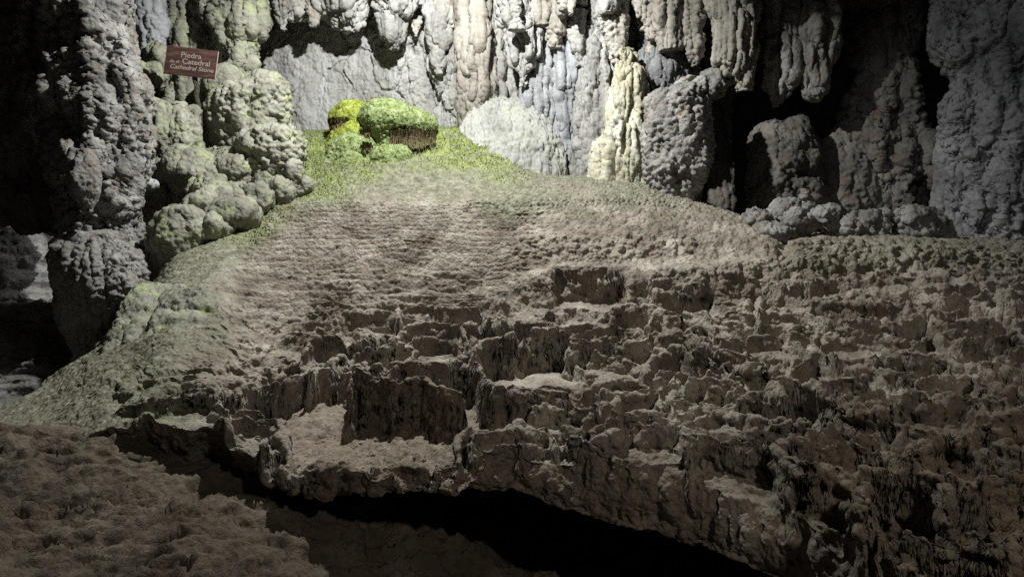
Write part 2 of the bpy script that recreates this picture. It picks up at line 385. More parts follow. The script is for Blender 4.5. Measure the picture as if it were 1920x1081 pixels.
def slope_z(x, y):
    H = Hbase(x, y); px = 960 + F * x / y; py = HZ - F * H / y
    P = np.stack([x, y, H], 1)
    lown = fbm(P * 1.3, 3, 11)
    # where the different kinds of terracing lie
    edge = lown * 60
    shelf = sstep(930, 1010, px) * sstep(520, 500, py + edge * .1)          # bulging flowstone ledge
    wl = sstep(560, 630, py + edge) * sstep(470, 620, px + edge) * (1 - .3 * sstep(1500, 1700, px))
    wl = np.maximum(wl, sstep(500, 560, py + edge * .3) * sstep(950, 1100, px) * .9)
    wl = np.maximum(wl, sstep(640, 760, py) * sstep(180, 330, px) * .8)
    wl = wl * (1 - shelf)
    wm = .62 * sstep(520, 640, py + edge * .6 + 110 * sstep(900, 1150, px)) * sstep(350, 520, px + (py - 500) * .2 + edge) * (1 - shelf)
    wm = np.maximum(wm, sstep(445, 470, py) * sstep(1400, 1550, px))
    wu = sstep(372, 395, py) * sstep(380, 560, px) * (1 - sstep(930, 1060, px + edge)) * (1 - sstep(570, 680, py))
    lipn = .55 + .9 * np.clip(fbm(P * 2.6, 3, 27) + .5, 0, 1.2)
    near = sstep(1350, 1550, px + (py - 800) * .3) * sstep(640, 800, py)
    zl, tl = cells(x, y, .38, .31, .62, 3, .11,   .052 * lipn * (1 + .9 * near))
    zm, tm = cells(x, y, .125, .11, .6, 8, .20, .026 * lipn * (1 + .9 * near))
    zs, ts = cells(x, y, .055, .060, .6, 14, .28, .010)
    # fine step contours that follow the level
    s = .047; k = (H + .035 * fbm(P * 1.3, 2, 21) + .010 * fbm(P * 6, 3, 23)) / s
    fr = k - np.floor(k); g = np.where(fr < .6, .30 * (1 - sstep(0, .35, fr)), sstep(.6, 1, fr) * 1.30)
    zu = s * (np.floor(k) + g) - (k * s - H)
    s2 = .11; k2 = (H + .08 * fbm(P * 1.7, 3, 31)) / s2; f2_ = k2 - np.floor(k2)
    zu2 = s2 * (np.floor(k2) + sstep(.78, 1, f2_)) - (k2 * s2 - H)
    z = H + wl * (zl - H)
    z = z + wm * (zm - H) * (1 - .6 * wl)
    z = z + np.clip(wu, 0, 1) * ((zu - H) * 2.3 + (zu2 - H) * .35 * sstep(400, 520, py))
    ws = np.clip(wm * .8 + wu * .3, 0, 1)
    z = z + ws * (zs - H) * .45
    # hand placed basins and dams
    jit = np.stack([x * 5, y * 5, x * 0], 1)
    jx = x + fbm(jit, 3, 41) * .045; jy = y + fbm(jit + 5, 3, 42) * .045
    for zf, poly, sft in POOLS:
        pl = [plan(a, b, zf) for a, b in poly]
        xs = [q[0] for q in pl]; ys = [q[1] for q in pl]
        m = np.where((x > min(xs) - .15) & (x < max(xs) + .15) & (y > min(ys) - .15) & (y < max(ys) + .15))[0]
        if not len(m): continue
        sd = poly_sd(jx[m], jy[m], pl); t = sstep(-sft * .6, sft, sd)
        fl = zf + .02 * fbm(P[m] * 7, 3, 51) - .01
        z[m] = z[m] + (np.minimum(fl, z[m] + .02) - z[m]) * t
    for line, hw in RIMS:
        hw = hw * .72
        pl = [plan(a, b, c) for a, b, c in line]; zs_ = [q[2] for q in line]
        xs = [q[0] for q in pl]; ys = [q[1] for q in pl]
        m = np.where((x > min(xs) - .15) & (x < max(xs) + .15) & (y > min(ys) - .15) & (y < max(ys) + .15))[0]
        if not len(m): continue
        X = jx[m]; Y = jy[m]; dm = np.full(len(m), 9.); zc = np.zeros(len(m))
        for i in range(len(pl) - 1):
            ax, ay = pl[i]; bx, by = pl[i + 1]; dx, dy = bx - ax, by - ay
            t = np.clip(((X - ax) * dx + (Y - ay) * dy) / (dx * dx + dy * dy), 0, 1)
            q = np.hypot(X - ax - t * dx, Y - ay - t * dy); b = q < dm
            dm = np.where(b, q, dm); zc = np.where(b, zs_[i] + (zs_[i + 1] - zs_[i]) * t, zc)
        crest = zc + .012 * fbm(P[m] * 16, 3, 61)
        z[m] = z[m] - .05 * np.exp(-(dm / .065) ** 2)
        t = 1 - sstep(hw * .45, hw * 1.25, dm)
        z[m] = np.maximum(z[m], z[m] + (crest - z[m]) * t)
    # roughness of the flats, hollows and drips on the ledge
    z = z + .007 * fbm(P * 14, 4, 71) * (1 - .3 * shelf) + .05 * lown * sstep(3.0, 4.5, y)
    return z, dict(px=px, py=py, wl=wl, wm=wm, wu=wu, shelf=shelf)

def build_slope():
    nc = int(1900 * Q); nr = int(1500 * Q); nf = int(190 * Q)
    pxs = np.linspace(-360, 2620, nc)
    lp = np.array(LIP); lpy = np.interp(pxs, lp[:, 0], lp[:, 1]); ld = np.interp(pxs, lp[:, 0], lp[:, 2])
    ld = ld + .06 * fbm(np.stack([pxs / 60, pxs * 0, pxs * 0], 1), 3, 81)
    t = np.linspace(0, 1, nr)[:, None]
    a = ld[None, :] ** -.35; b = 8.9 ** -.35
    D = (a + (b - a) * t) ** (-1 / .35)
    X = (pxs[None, :] - 960) / F * D
    z, info = slope_z(X.ravel(), D.ravel())
    Z = z.reshape(D.shape)
    # spread the rows evenly over treads and risers
    sy_ = D[1:] * 0 + np.hypot(np.diff(Z, axis=0), np.diff(D, axis=0) * .45) / (D[1:] ** .8)
    arc = np.concatenate([np.zeros((1, nc)), np.cumsum(sy_, 0)], 0); nr2 = int(1150 * Q); tt = np.linspace(0, 1, nr2)
    arc = blur(blur(arc / arc[-1], int(25 * Q), 1), int(25 * Q), 1)
    aux = {k: v.reshape(D.shape) for k, v in info.items()}
    D2 = np.empty((nr2, nc)); Z2 = D2.copy(); aux2 = {k: D2.copy() for k in aux}
    ids = np.arange(nr)
    for c_ in range(nc):
        q_ = np.interp(tt, arc[:, c_], ids); D2[:, c_] = np.interp(q_, ids, D[:, c_]); Z2[:, c_] = np.interp(q_, ids, Z[:, c_])
        for k in aux: aux2[k][:, c_] = np.interp(q_, ids, aux[k][:, c_])
    D, Z, info = D2, Z2, aux2; X = (pxs[None, :] - 960) / F * D
    top = np.stack([X, D, Z], -1)
    kb = max(1, round(2 * Q)); top = blur(blur(top, kb, 1), kb, 0); top = blur(top, kb, 1)
    # front face below the lip, then the underside running back into the dark
    ar = np.array(ARCH); apy = np.interp(pxs, ar[:, 0], ar[:, 1]) + 5 * fbm(np.stack([pxs / 35, pxs * 0 + 3, pxs * 0], 1), 4, 83)
    inset = np.interp(pxs, [0, 250, 560, 700, 1000, 1400, 1700], [.05, .12, .18, .03, -.05, -.05, 0])
    ad = ld + inset; az = (HZ - apy) / F * ad
    lx, ly, lz = top[0, :, 0], top[0, :, 1], top[0, :, 2]
    rows = []
    for k in range(1, nf + 1):
        s = k / nf
        if s < .55:
            u = s / .55
            bul = math.sin(u * math.pi) * .05
            yy = ly + (ad - ly) * u - bul * (pxs > 830) ; zz = lz + (az - lz) * u ** .9
        else:
            u = (s - .55) / .45
            yy = ad + 1.6 * u ** 1.3; zz = az + .10 * np.sin(u * 2.2) + .02 * u
        xx = (pxs - 960) / F * ad if s >= .55 else lx + ((pxs - 960) / F * ad - lx) * u
        rows.append(np.stack([xx, yy, zz], -1))
    face = np.array(rows[::-1])
    P = np.concatenate([face, top], 0)
    R, C = P.shape[:2]
    isf = np.zeros((R, C)); isf[:len(face)] = 1
    isf = blur(isf, int(12 * Q), 0)
    def full(v, fill): 
        o = np.full((R, C), fill, float); o[len(face):] = v.reshape(D.shape); return o
    shelf = full(info['shelf'], 0); py = full(info['py'], 900); px = np.broadcast_to(pxs[None, :], (R, C))
    wl = full(info['wl'], 0); wu = full(info['wu'], 0)
    pts = P.reshape(-1, 3)
    # layered displacement along the normal
    N = grid_normals(P)
    steep = 1 - np.abs(N[..., 2])
    n1 = fbm(pts * np.array([3.5, 3.5, 3.5]), 4, 91).reshape(R, C)
    n2 = fbm(pts * 11, 4, 93).reshape(R, C)
    rg = sstep(440, 540, py) * (1 - .5 * full(info['wu'], 0))
    n3 = fbm(pts * np.array([7, 7, 26.]), 3, 94).reshape(R, C)
    P = P + N * (n1 * .05 * isf + n1 * .03 * (1 - isf) * steep + n2 * .013 * rg + n3 * .034 * steep * rg * (1 - isf) + isf * .03 * fbm(pts * np.array([14, 14, 5.]), 4, 96).reshape(R, C))[..., None]
    pts = P.reshape(-1, 3); N = grid_normals(P)
    f1, f2 = worley(pts * np.array([13, 13, 12]), 2)                      # hanging knobs
    knob = (.5 - f1).reshape(R, C)
    g1, g2 = worley(pts * 30, 5)
    pop = (.5 - g1).reshape(R, C)
    far = np.clip((P[..., 1]) / 6, .3, 1)
    upper = sstep(420, 380, py)
    amp_k = .045 * shelf * sstep(372, 400, py) + .012 * isf + .024 * steep
    amp_p = (.013 + .016 * upper * far + .014 * shelf) * (1 - .75 * isf) * (1 - .35 * sstep(3.2, 2.4, P[..., 1]))
    amp_p = amp_p * (1 - .8 * full(info['wu'], 0) * (py > 384))
    P = P + N * (knob * amp_k + pop * amp_p * (.35 + 1.1 * steep + .7 * upper))[..., None]
    N = grid_normals(P); pts = P.reshape(-1, 3)
    P = P + N * (fbm(pts * 34, 3, 95).reshape(R, C) * .009)[..., None]
    # colour zones that belong to the stone
    low = fbm(pts * 1.6, 4, 97).reshape(R, C); e = low * 70
    pale = np.clip(sstep(420, 350, py + e) + sstep(470, 330, px + (py - 600) * .35 + e * 1.3) * (1 - isf), 0, 1)
    pale = np.maximum(pale, shelf * .45 * sstep(1300, 1600, px))
    moss = sstep(345, 285, py + e * .8) * sstep(520, 600, px) * sstep(1000, 930, px + e * .5)
    moss = np.maximum(moss, .45 * sstep(450, 400, py + e) * sstep(600, 500, px) * sstep(330, 420, px))
    moss = np.maximum(moss, sstep(385, 335, py + e * .5) * sstep(690, 600, px) * sstep(520, 560, px))
    earth = np.clip(isf * .8 * sstep(1500, 1200, px) + sstep(3.9, 3.4, P[..., 1]) * sstep(560, 600, px) * sstep(880, 840, px), 0, 1) 
    earth = np.maximum(earth, .8 * sstep(1380, 1600, px + (py - 800) * .5 + e) * sstep(700, 800, py + e))
    P[..., 2] += EYE
    o = make_mesh('rimstone_slope', P.reshape(-1, 3), grid_faces(R, C), M['slope'], attrs=dict(pale=pale, moss=moss, earth=earth))
    tag(o, 'broad flowstone slope stepped with rimstone dams and dry pools', 'ground', kind='structure'); o.name = 'ground_slope'
    return P, px, py, moss

SLOPE = build_slope()

# ------------------------------------------------------------------ lower floor and left bank
def build_floor():
    nc = int(960 * Q); nr = int(500 * Q)
    xs = np.linspace(-4.6, 7.5, nc); ys = np.linspace(1.25, 6.0, nr)
    X, Y = np.meshgrid(xs, ys)
    XW = X + .35 * fbm(np.stack([X * 1.6, Y * 1.6, X * 0], -1).reshape(-1, 3), 4, 100, .6).reshape(nr, nc)
    z = np.interp(XW, [-4, -2.2, -1.5, -1.1, -.7, -.1, 1, 4.5], [-1.28, -1.22, -1.25, -1.34, -1.46, -1.72, -2.1, -2.2]) - 1.6 * sstep(3.15, 4.3, Y) * sstep(-1.2, -1.7, X) + .15 * sstep(2.3, 3.0, Y) * sstep(-1.5, -2.2, X) 
    z = z + (Y - 2.6) * np.interp(X, [-3, -1.5, 0], [.12, .03, -.05])
    P = np.stack([X, Y, z], -1); p = P.reshape(-1, 3)
    n = fbm(p * 1.3, 4, 101).reshape(nr, nc)
    # layered, tilted strata running up to the right
    q = p @ np.array([[.8, -.6, 0], [.6, .8, 0], [0, 0, 1]])
    qw = q + .12 * np.stack([fbm(p * 3, 3, 106), fbm(p * 3 + 5, 3, 107), p[:, 0] * 0], 1)
    st = fbm(qw * np.array([2.2, 8, 1.0]), 5, 103, .6, ridged=True).reshape(nr, nc)
    sl = qw[:, 1] * 6.5 + 1.2 * fbm(p * 2, 3, 108); sl = sl - np.floor(sl); sl = (sl * .5 + sstep(.75, 1, sl) * -.5).reshape(nr, nc)
    f1, f2 = worley(qw * np.array([9, 14, 5]), 4)
    g1, g2 = worley(p * 26, 5)
    P[..., 2] += n * .12 + st * .075 + sl * .10 + (1 - sstep(0, .12, (f2 - f1).reshape(nr, nc))) * -.018 + (.5 - g1.reshape(nr, nc)) * .022 * sstep(-.1, .3, n) + fbm(qw * np.array([7, 22, 9]), 5, 105, .6).reshape(nr, nc) * .03 * (.4 + sstep(-.3, .3, fbm(p * 3.1, 2, 109)).reshape(nr, nc))
    P[..., 2] += EYE
    o = make_mesh('ground', P.reshape(-1, 3), grid_faces(nr, nc), M['floor'])
    tag(o, 'rough brown cave floor below the overhanging slope', 'ground', kind='structure')
build_floor()

# ------------------------------------------------------------------ walls
def wall_patch(name, label, pts, nu, nv, mat, disp, seed):
    """pts: rows (bottom to top) of (px, py, depth) control points -> displaced sheet"""
    A = np.array([[W(*q) for q in row] for row in pts])
    nu = int(nu * Q); nv = int(nv * Q)
    u = np.linspace(0, A.shape[1] - 1, nu); v = np.linspace(0, A.shape[0] - 1, nv)
    i = np.minimum(u.astype(int), A.shape[1] - 2); fu = (u - i)
    j = np.minimum(v.astype(int), A.shape[0] - 2); fv = (v - j)
    B = A[:, i] * (1 - fu)[None, :, None] + A[:, i + 1] * fu[None, :, None]
    P = B[j] * (1 - fv)[:, None, None] + B[j + 1] * fv[:, None, None]
    k = max(2, nu // 40); P = blur(blur(P, k, 1), k, 0)
    P = disp(P, seed, False)
    o = make_mesh(name, P.reshape(-1, 3), grid_faces(*P.shape[:2]), mat)
    return tag(o, label, 'wall', kind='structure')

def layer(P, wrap, fn, *a):
    N = grid_normals(P, wrap); s = P.shape[:2]
    return P + N * fn(P.reshape(-1, 3)).reshape(s)[..., None]

def d_wall(P, seed, wrap):
    P = layer(P, wrap, lambda p: .30 * fbm(p * np.array([1.3, 1.3, .5]), 3, seed))
    P = layer(P, wrap, lambda p: .17 * fbm(p * np.array([4.2, 4.2, .8]), 4, seed + 3, billow=True))
    def kn(p):
        f1, f2 = worley(p * np.array([7, 7, 3.2]), seed); return .05 * (.55 - f1)
    P = layer(P, wrap, kn)
    P = layer(P, wrap, lambda p: .05 * fbm(p * np.array([13, 13, 1.6]), 3, seed + 13, billow=True))
    P = layer(P, wrap, lambda p: .014 * fbm(p * np.array([22, 22, 15]), 3, seed + 7))
    return P
def d_smoothwall(P, seed, wrap):
    P = layer(P, wrap, lambda p: .18 * fbm(p * np.array([1.0, 1.0, .8]), 3, seed))
    def crk(p):
        q = p + .12 * np.stack([fbm(p * 3, 3, seed + 1), fbm(p * 3 + 7, 3, seed + 2), fbm(p * 3 + 13, 3, seed + 3)], 1)
        f1, f2 = worley(q * np.array([2.6, 2.6, 1.8]), seed % 9); return -.06 * (1 - sstep(0, .13, f2 - f1)) * sstep(-.3, .3, fbm(p * 1.5, 2, seed + 4))
    P = layer(P, wrap, crk)
    def sc(p):
        q = p + .05 * np.stack([fbm(p * 6, 2, seed + 1), fbm(p * 6 + 7, 2, seed + 2), fbm(p * 6 + 13, 2, seed + 3)], 1)
        f1, f2 = worley(q * np.array([11, 11, 8]), 3); return .028 * (.5 - f1)
    P = layer(P, wrap, sc)
    P = layer(P, wrap, lambda p: .035 * fbm(p * 7, 4, seed + 5, .6))
    P = layer(P, wrap, lambda p: .012 * fbm(p * 26, 3, seed + 7))
    return P
def d_strata(P, seed, wrap):
    P = layer(P, wrap, lambda p: .10 * fbm(p * np.array([1.2, 1.2, 1.5]), 3, seed))
    P = layer(P, wrap, lambda p: .11 * fbm(p * np.array([1.8, 1.8, 8.0]), 4, seed + 3, ridged=True))
    P = layer(P, wrap, lambda p: .03 * fbm(p * 12, 4, seed + 7))
    return P

wall_patch('cave_wall', 'smooth cracked back wall above the moss', [
    [(440, 420, 9.0), (560, 400, 9.0), (680, 400, 9.0), (790, 400, 8.9), (900, 410, 9.2)],
    [(440, 150, 9.2), (560, 150, 9.1), (680, 150, 9.0), (790, 150, 8.9), (900, 150, 9.2)],
    [(440, -140, 9.1), (560, -140, 9.0), (680, -140, 8.9), (790, -140, 8.8), (900, -140, 9.1)]],
    480, 460, M['wall'], d_smoothwall, 201)
wall_patch('cave_wall', 'pale fluted back wall of crowded draperies', [
    [(770, 420, 9.3), (830, 410, 8.8), (960, 400, 8.75), (1120, 420, 8.4), (1300, 430, 8.4), (1350, 440, 8.9), (1360, 440, 10.5)],
    [(770, 150, 9.3), (830, 150, 8.8), (960, 150, 8.6), (1120, 150, 8.3), (1300, 150, 8.2), (1350, 150, 8.6), (1360, 150, 10.5)],
    [(770, -140, 9.2), (830, -140, 8.6), (960, -140, 8.3), (1120, -140, 8.0), (1300, -140, 7.9), (1350, -140, 8.3), (1360, -140, 10.5)]],
    560, 520, M['wall'], d_wall, 205)
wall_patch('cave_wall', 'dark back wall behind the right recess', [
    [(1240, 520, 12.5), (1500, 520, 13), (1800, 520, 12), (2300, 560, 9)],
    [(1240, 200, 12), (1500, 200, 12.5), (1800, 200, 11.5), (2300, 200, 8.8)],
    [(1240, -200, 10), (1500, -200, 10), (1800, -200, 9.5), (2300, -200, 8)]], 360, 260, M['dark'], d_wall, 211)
wall_patch('cave_wall', 'layered grey rock wall low on the far left', [
    [(-300, 900, 6.2), (-50, 900, 6.8), (120, 880, 7.3), (330, 850, 8.2)],
    [(-300, 600, 6.5), (-50, 600, 7.0), (120, 590, 7.5), (330, 560, 8.6)],
    [(-300, 575, 5.9), (-50, 570, 6.3), (120, 565, 6.8), (330, 545, 8.4)],
    [(-300, 420, 6.6), (-50, 410, 7.1), (120, 400, 7.7), (330, 400, 8.8)],
    [(-300, 100, 6.6), (-50, 100, 7.2), (120, 100, 8.2), (330, 100, 9.2)],
    [(-300, -150, 6.6), (-50, -150, 7.2), (120, -150, 8.2), (330, -150, 9.2)]], 300, 520, M['grey'], d_strata, 221)
wall_patch('cave_wall', 'shaded wall behind the sign and boulders', [
    [(200, 560, 8.6), (330, 540, 8.9), (480, 480, 9.2), (560, 400, 9.5)],
    [(200, 200, 8.8), (330, 200, 9.0), (480, 200, 9.4), (560, 200, 9.7)],
    [(200, -150, 8.8), (330, -150, 9.0), (480, -150, 9.4), (560, -150, 9.6)]], 220, 330, M['grey'], d_wall, 231)

def ceiling():
    nc, nr = 260, 240
    X, Y = np.meshgrid(np.linspace(-5.5, 7, nc), np.linspace(.5, 10.5, nr))
    p = np.stack([X, Y, X * 0], -1).reshape(-1, 3)
    z = 4.6 + .5 * fbm(p * .6, 4, 501).reshape(nr, nc) + .25 * fbm(p * 2.2, 4, 503, billow=True).reshape(nr, nc)
    drop = sstep(1.2, 1.9, X) * sstep(3.6, 2.9, X) * sstep(5.6, 6.1, Y) * sstep(7.5, 7.0, Y)  # unseen hanging mass, shaped to keep the floodlight off the recess top
    z = z + (3.02 + .12 * fbm(p * 2, 3, 505).reshape(nr, nc) - z) * drop + EYE
    o = make_mesh('ceiling', np.stack([X, Y, z], -1).reshape(-1, 3), grid_faces(nr, nc, flip=True), M['dark'])
    tag(o, 'uneven rock ceiling of the cave', 'ceiling', kind='structure')
ceiling()

# ------------------------------------------------------------------ dripstone bodies
def outline_mesh(rows, depth, squash=1.0, lean=0.0, disp=None, seed=1, res=1.0, cap=True):
    """a solid body of revolution-like shape from its silhouette: rows of (py, left px, right px[, depth offset])"""
    rows = sorted(rows, key=lambda r: r[0])
    pyr = np.array([r[0] for r in rows], float); l = np.array([r[1] for r in rows], float); r_ = np.array([r[2] for r in rows], float)
    do = np.array([r[3] if len(r) > 3 else 0 for r in rows], float)
    hgt = pyr[-1] - pyr[0]; wid = (r_ - l).max()
    nr = max(24, int(hgt / 1.9 * Q * res)); nc = max(40, int(wid * 1.25 * Q * res))
    v = np.linspace(0, 1, nr)
    py = pyr[0] + hgt * v
    L = np.interp(py, pyr, l); R = np.interp(py, pyr, r_); DO = np.interp(py, pyr, do)
    k = max(1, nr // 40); L = blur(L, k, 0); R = blur(R, k, 0); DO = blur(DO, k, 0)
    px = (L + R) / 2; d = depth + DO; rad = np.maximum((R - L) / 2, .6) / F * d
    th = np.linspace(0, 2 * math.pi, nc, endpoint=False)
    cx = (px - 960) / F * d; cz = EYE + (HZ - py) / F * depth
    X = cx[:, None] + np.cos(th)[None] * rad[:, None]
    Y = d[:, None] - np.sin(th)[None] * rad[:, None] * squash
    Z = np.broadcast_to(cz[:, None], X.shape)
    P = np.stack([X, Y, Z], -1)
    if disp: P = disp(P, seed, True)
    verts = P.reshape(-1, 3); quads = grid_faces(nr, nc, True, flip=True)
    top = verts[:nc].mean(0); bot = verts[-nc:].mean(0)
    verts = np.concatenate([verts, [top], [bot]]); n = nr * nc
    i = np.arange(nc); j = (i + 1) % nc; b = (nr - 1) * nc
    tris = np.concatenate([np.stack([j, i, np.full(nc, n)], 1)[:, ::-1] * 1, np.stack([b + i, b + j, np.full(nc, n + 1)], 1)[:, ::-1]])
    return verts, quads, tris
# grid_normals of these rings point inwards for this ordering, so layers below use a negative sign
def rl(P, wrap, fn):
    N = grid_normals(P, wrap); s = P.shape[:2]
    c = P.mean(axis=1, keepdims=True)
    sg = np.sign(((P - c) * N).sum())
    return P + N * (fn(P.reshape(-1, 3)) * sg).reshape(s)[..., None]

def wp(p, seed): return p + .05 * np.stack([fbm(p * np.array([2, 2, 3.]), 3, seed + 31), fbm(p * np.array([2, 2, 3.]) + 7, 3, seed + 32), p[:, 0] * 0], 1)
def style(big=.08, knob=.05, ks=9, kz=6, pop=.02, ps=24, flute=0, fs=7, fine=.008):
    def f(P, seed, wrap):
        if big: P = rl(P, wrap, lambda p: big * fbm(p * np.array([2.2, 2.2, 1.7]), 3, seed))
        if flute: P = rl(P, wrap, lambda p: flute * (fbm(wp(p, seed) * np.array([fs, fs, .45]), 3, seed + 2, billow=True) + .45 * fbm(wp(p, seed) * np.array([fs * 2.6, fs * 2.6, 1.3]), 3, seed + 9, billow=True)))
        if knob:
            def kf(p):
                q = p + .06 * np.stack([fbm(p * 4, 2, seed + 1), fbm(p * 4 + 7, 2, seed + 2), fbm(p * 4 + 13, 2, seed + 3)], 1)
                f1, f2 = worley(q * np.array([ks, ks, kz]), seed % 11); return knob * np.sqrt(np.clip(1.05 - f1 * f1 * 1.3, 0, 1)) - knob * .5
            P = rl(P, wrap, kf)
        if pop:
            def pf(p):
                f1, f2 = worley(p * ps, seed % 7); m = sstep(-.35, .35, fbm(p * 2.5, 2, seed + 4)); return pop * (.55 - f1) * (.3 + 1.1 * m)
            P = rl(P, wrap, pf)
        if fine: P = rl(P, wrap, lambda p: fine * fbm(p * 32, 3, seed + 6))
        return P
    return f
S = dict(
    knobby=style(.10, .09, 8, 4.6, .045, 19, 0, 7, .016),
    big_knobby=style(.18, .13, 5.0, 2.4, .06, 13, .09, 4.5, .024),
    popcorn=style(.11, .045, 8, 5, .035, 24, .08, 6, .016),
    flute=style(.12, .05, 6, 1.8, .010, 22, .12, 6, .010),
    fringe=style(.10, .04, 8, 1.8, .010, 26, .12, 8.5, .009),
    smooth=style(.09, .05, 4, 3.0, .010, 18, .03, 5, .012),
    dome=style(.08, 0, 5, 1.5, .006, 30, .055, 13, .007),
    lobed=style(.12, .12, 4.6, 2.0, .05, 13, .06, 6, .014),
    boulder=style(.14, .08, 5, 5, .05, 15, .02, 6, .018),
    ropy=style(.16, .12, 6.5, 3.2, .06, 14, .06, 5, .022),
    pebble=style(.15, .05, 6, 7, .018, 20, .06, 5, .016),
    moss=style(.10, .03, 8, 8, .022, 26, 0, 7, .012),
)
_seed = [300]
def body(name, rows, depth, mat, st, parent=None, squash=1.0, res=1.0):
    _seed[0] += 13
    v, q, t = outline_mesh(rows, depth, squash, 0, S[st], _seed[0], res)
    return make_mesh(name, v, q, M[mat] if isinstance(mat, str) else mat, parent, tris=t)
def thing(name, label, cat, rows, depth, mat, st, group=None, squash=1.0, res=1.0):
    return tag(body(name, rows, depth, mat, st, None, squash, res), label, cat, group)
def oval(cx, cy, rx, ry, n=9, flat=0.0):
    out = []
    for k in range(n * 2 + 1):
        a = -math.pi / 2 + math.pi * k / (n * 2); y = cy + ry * math.sin(a); c = rx * max(0, math.cos(a)) ** (.75 if flat else 1)
        out.append((y, cx - c, cx + c))
    return out
def tip(x0, x1, y0, y1, tx, pw=.6, n=8):
    """stalactite silhouette from y0 (wide) to a tip at (tx, y1)"""
    out = []
    for k in range(n + 1):
        u = k / n; hw = (x1 - x0) / 2 * max(0.03, (1 - u ** (1 / max(pw, .05)) ) ) if False else (x1 - x0) / 2 * max(.04, (1 - u) ** pw)
        c = (x0 + x1) / 2 + (tx - (x0 + x1) / 2) * u; out.append((y0 + (y1 - y0) * u, c - hw, c + hw))
    return out

# -- left side
thing('stalagmite_column', 'massive dark knobbly column at the left standing beside the slope edge', 'column',
      [(-140, 30, 205), (-60, 50, 212), (0, 66, 222), (60, 86, 230), (120, 100, 236), (200, 108, 240), (300, 118, 246), (360, 128, 250), (400, 142, 254), (450, 155, 254),
       (500, 160, 266), (560, 165, 262), (610, 165, 240), (660, 165, 215), (760, 165, 210)], 5.9, 'grey', 'big_knobby', squash=.8)
thing('rock_block', 'squared dark rock block at the foot of the big left column', 'rock',
      [(436, 135, 200), (442, 120, 215), (460, 114, 235), (500, 118, 262), (540, 128, 264), (580, 138, 250), (620, 145, 215), (650, 150, 190), (760, 150, 185)], 5.55, 'grey', 'popcorn', squash=.8)
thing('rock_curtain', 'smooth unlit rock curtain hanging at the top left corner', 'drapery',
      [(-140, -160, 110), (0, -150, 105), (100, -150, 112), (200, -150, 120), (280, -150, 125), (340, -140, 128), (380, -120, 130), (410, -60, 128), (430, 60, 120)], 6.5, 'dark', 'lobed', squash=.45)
thing('rock_lobe', 'rounded dim lobe hanging on the left column above the rock block', 'rock',
      [(280, 140, 165), (300, 122, 180), (330, 118, 188), (360, 128, 186), (385, 150, 178), (400, 165, 172)], 5.35, 'grey', 'smooth', squash=.8)
thing('rock_column', 'narrow blue grey column between the big left column and the sign', 'column',
      [(-100, 245, 300), (0, 258, 300), (40, 262, 306), (80, 266, 312), (110, 272, 314), (130, 280, 308), (140, 288, 300)], 7.7, 'cool', 'popcorn', squash=.8)
thing('rock', 'small crusty rock left of the signboard', 'rock', oval(280, 145, 26, 20), 7.4, 'green', 'popcorn')
thing('rock', 'dark crusty rock tucked behind the left edge of the signboard', 'rock', oval(300, 108, 22, 26), 7.6, 'green', 'popcorn')
thing('flowstone_column', 'lumpy pale flowstone column rising behind the signboard', 'column',
      [(-120, 280, 400), (0, 292, 398), (60, 296, 402), (110, 306, 404), (160, 318, 408), (220, 330, 412), (300, 335, 415), (400, 330, 420)], 8.3, 'green', 'lobed', squash=.8)
thing('flowstone_column', 'column of stacked pale lobes right of the signboard', 'column',
      [(-120, 400, 484), (0, 398, 478), (18, 402, 470), (34, 404, 474), (60, 412, 476), (90, 414, 474), (120, 418, 476), (150, 412, 476), (180, 400, 470), (240, 395, 468), (330, 395, 468)], 8.0, 'green', 'big_knobby', squash=.8)
thing('flowstone_lobe', 'pale rounded lobe beneath the right corner of the signboard', 'rock',
      oval(420, 158, 38, 38), 7.75, 'green', 'smooth')
thing('mushroom_rock', 'capped pale rock with pitted top left of the sign post', 'rock',
      [(190, 296, 345), (196, 278, 362), (210, 268, 368), (230, 266, 368), (245, 272, 366), (256, 280, 366), (270, 290, 372), (290, 300, 370), (310, 305, 365), (360, 305, 365)], 6.9, 'green', 'popcorn', squash=.8)
thing('rock_pedestal', 'slender smooth pale pedestal under the capped rock', 'rock',
      [(262, 275, 310), (280, 268, 318), (330, 266, 320), (380, 268, 318), (430, 270, 312), (480, 274, 304), (540, 276, 300)], 6.75, 'green', 'smooth', squash=.8)
thing('rock', 'small white rock clinging to the right edge of the big left column', 'rock', oval(281, 342, 15, 12), 6.1, 'cool', 'pebble')
thing('rock', 'helmet shaped smooth rock with a brim', 'rock',
      [(273, 345, 372), (280, 330, 392), (295, 322, 400), (305, 316, 402), (312, 308, 406), (325, 307, 415), (336, 312, 414), (342, 322, 400), (360, 328, 392), (400, 328, 390), (430, 328, 390)], 6.65, 'green', 'smooth', squash=.8)
thing('boulder', 'large rounded pale boulder at the upper left rim of the slope', 'boulder',
      [(384, 330, 358), (390, 314, 376), (402, 300, 388), (420, 290, 397), (440, 284, 398), (460, 281, 388), (480, 280, 370), (505, 282, 340), (540, 285, 320)], 5.85, 'green', 'smooth', squash=.8)
thing('boulder', 'big knobbly boulder right of the sign post under a green crust', 'boulder',
      [(142, 490, 515), (148, 468, 532), (158, 440, 538), (170, 405, 541), (185, 392, 541), (200, 386, 541), (220, 385, 540), (240, 388, 538), (262, 396, 532), (290, 404, 520), (330, 410, 510)], 7.35, 'green', 'knobby', squash=.7)
thing('boulder', 'hooded knobbly boulder in front of the big crusted one', 'boulder',
      [(238, 520, 545), (244, 490, 560), (252, 465, 568), (265, 452, 573), (280, 447, 572), (295, 460, 570), (315, 466, 560), (340, 472, 548), (370, 480, 540)], 6.95, 'green', 'knobby', squash=.8)
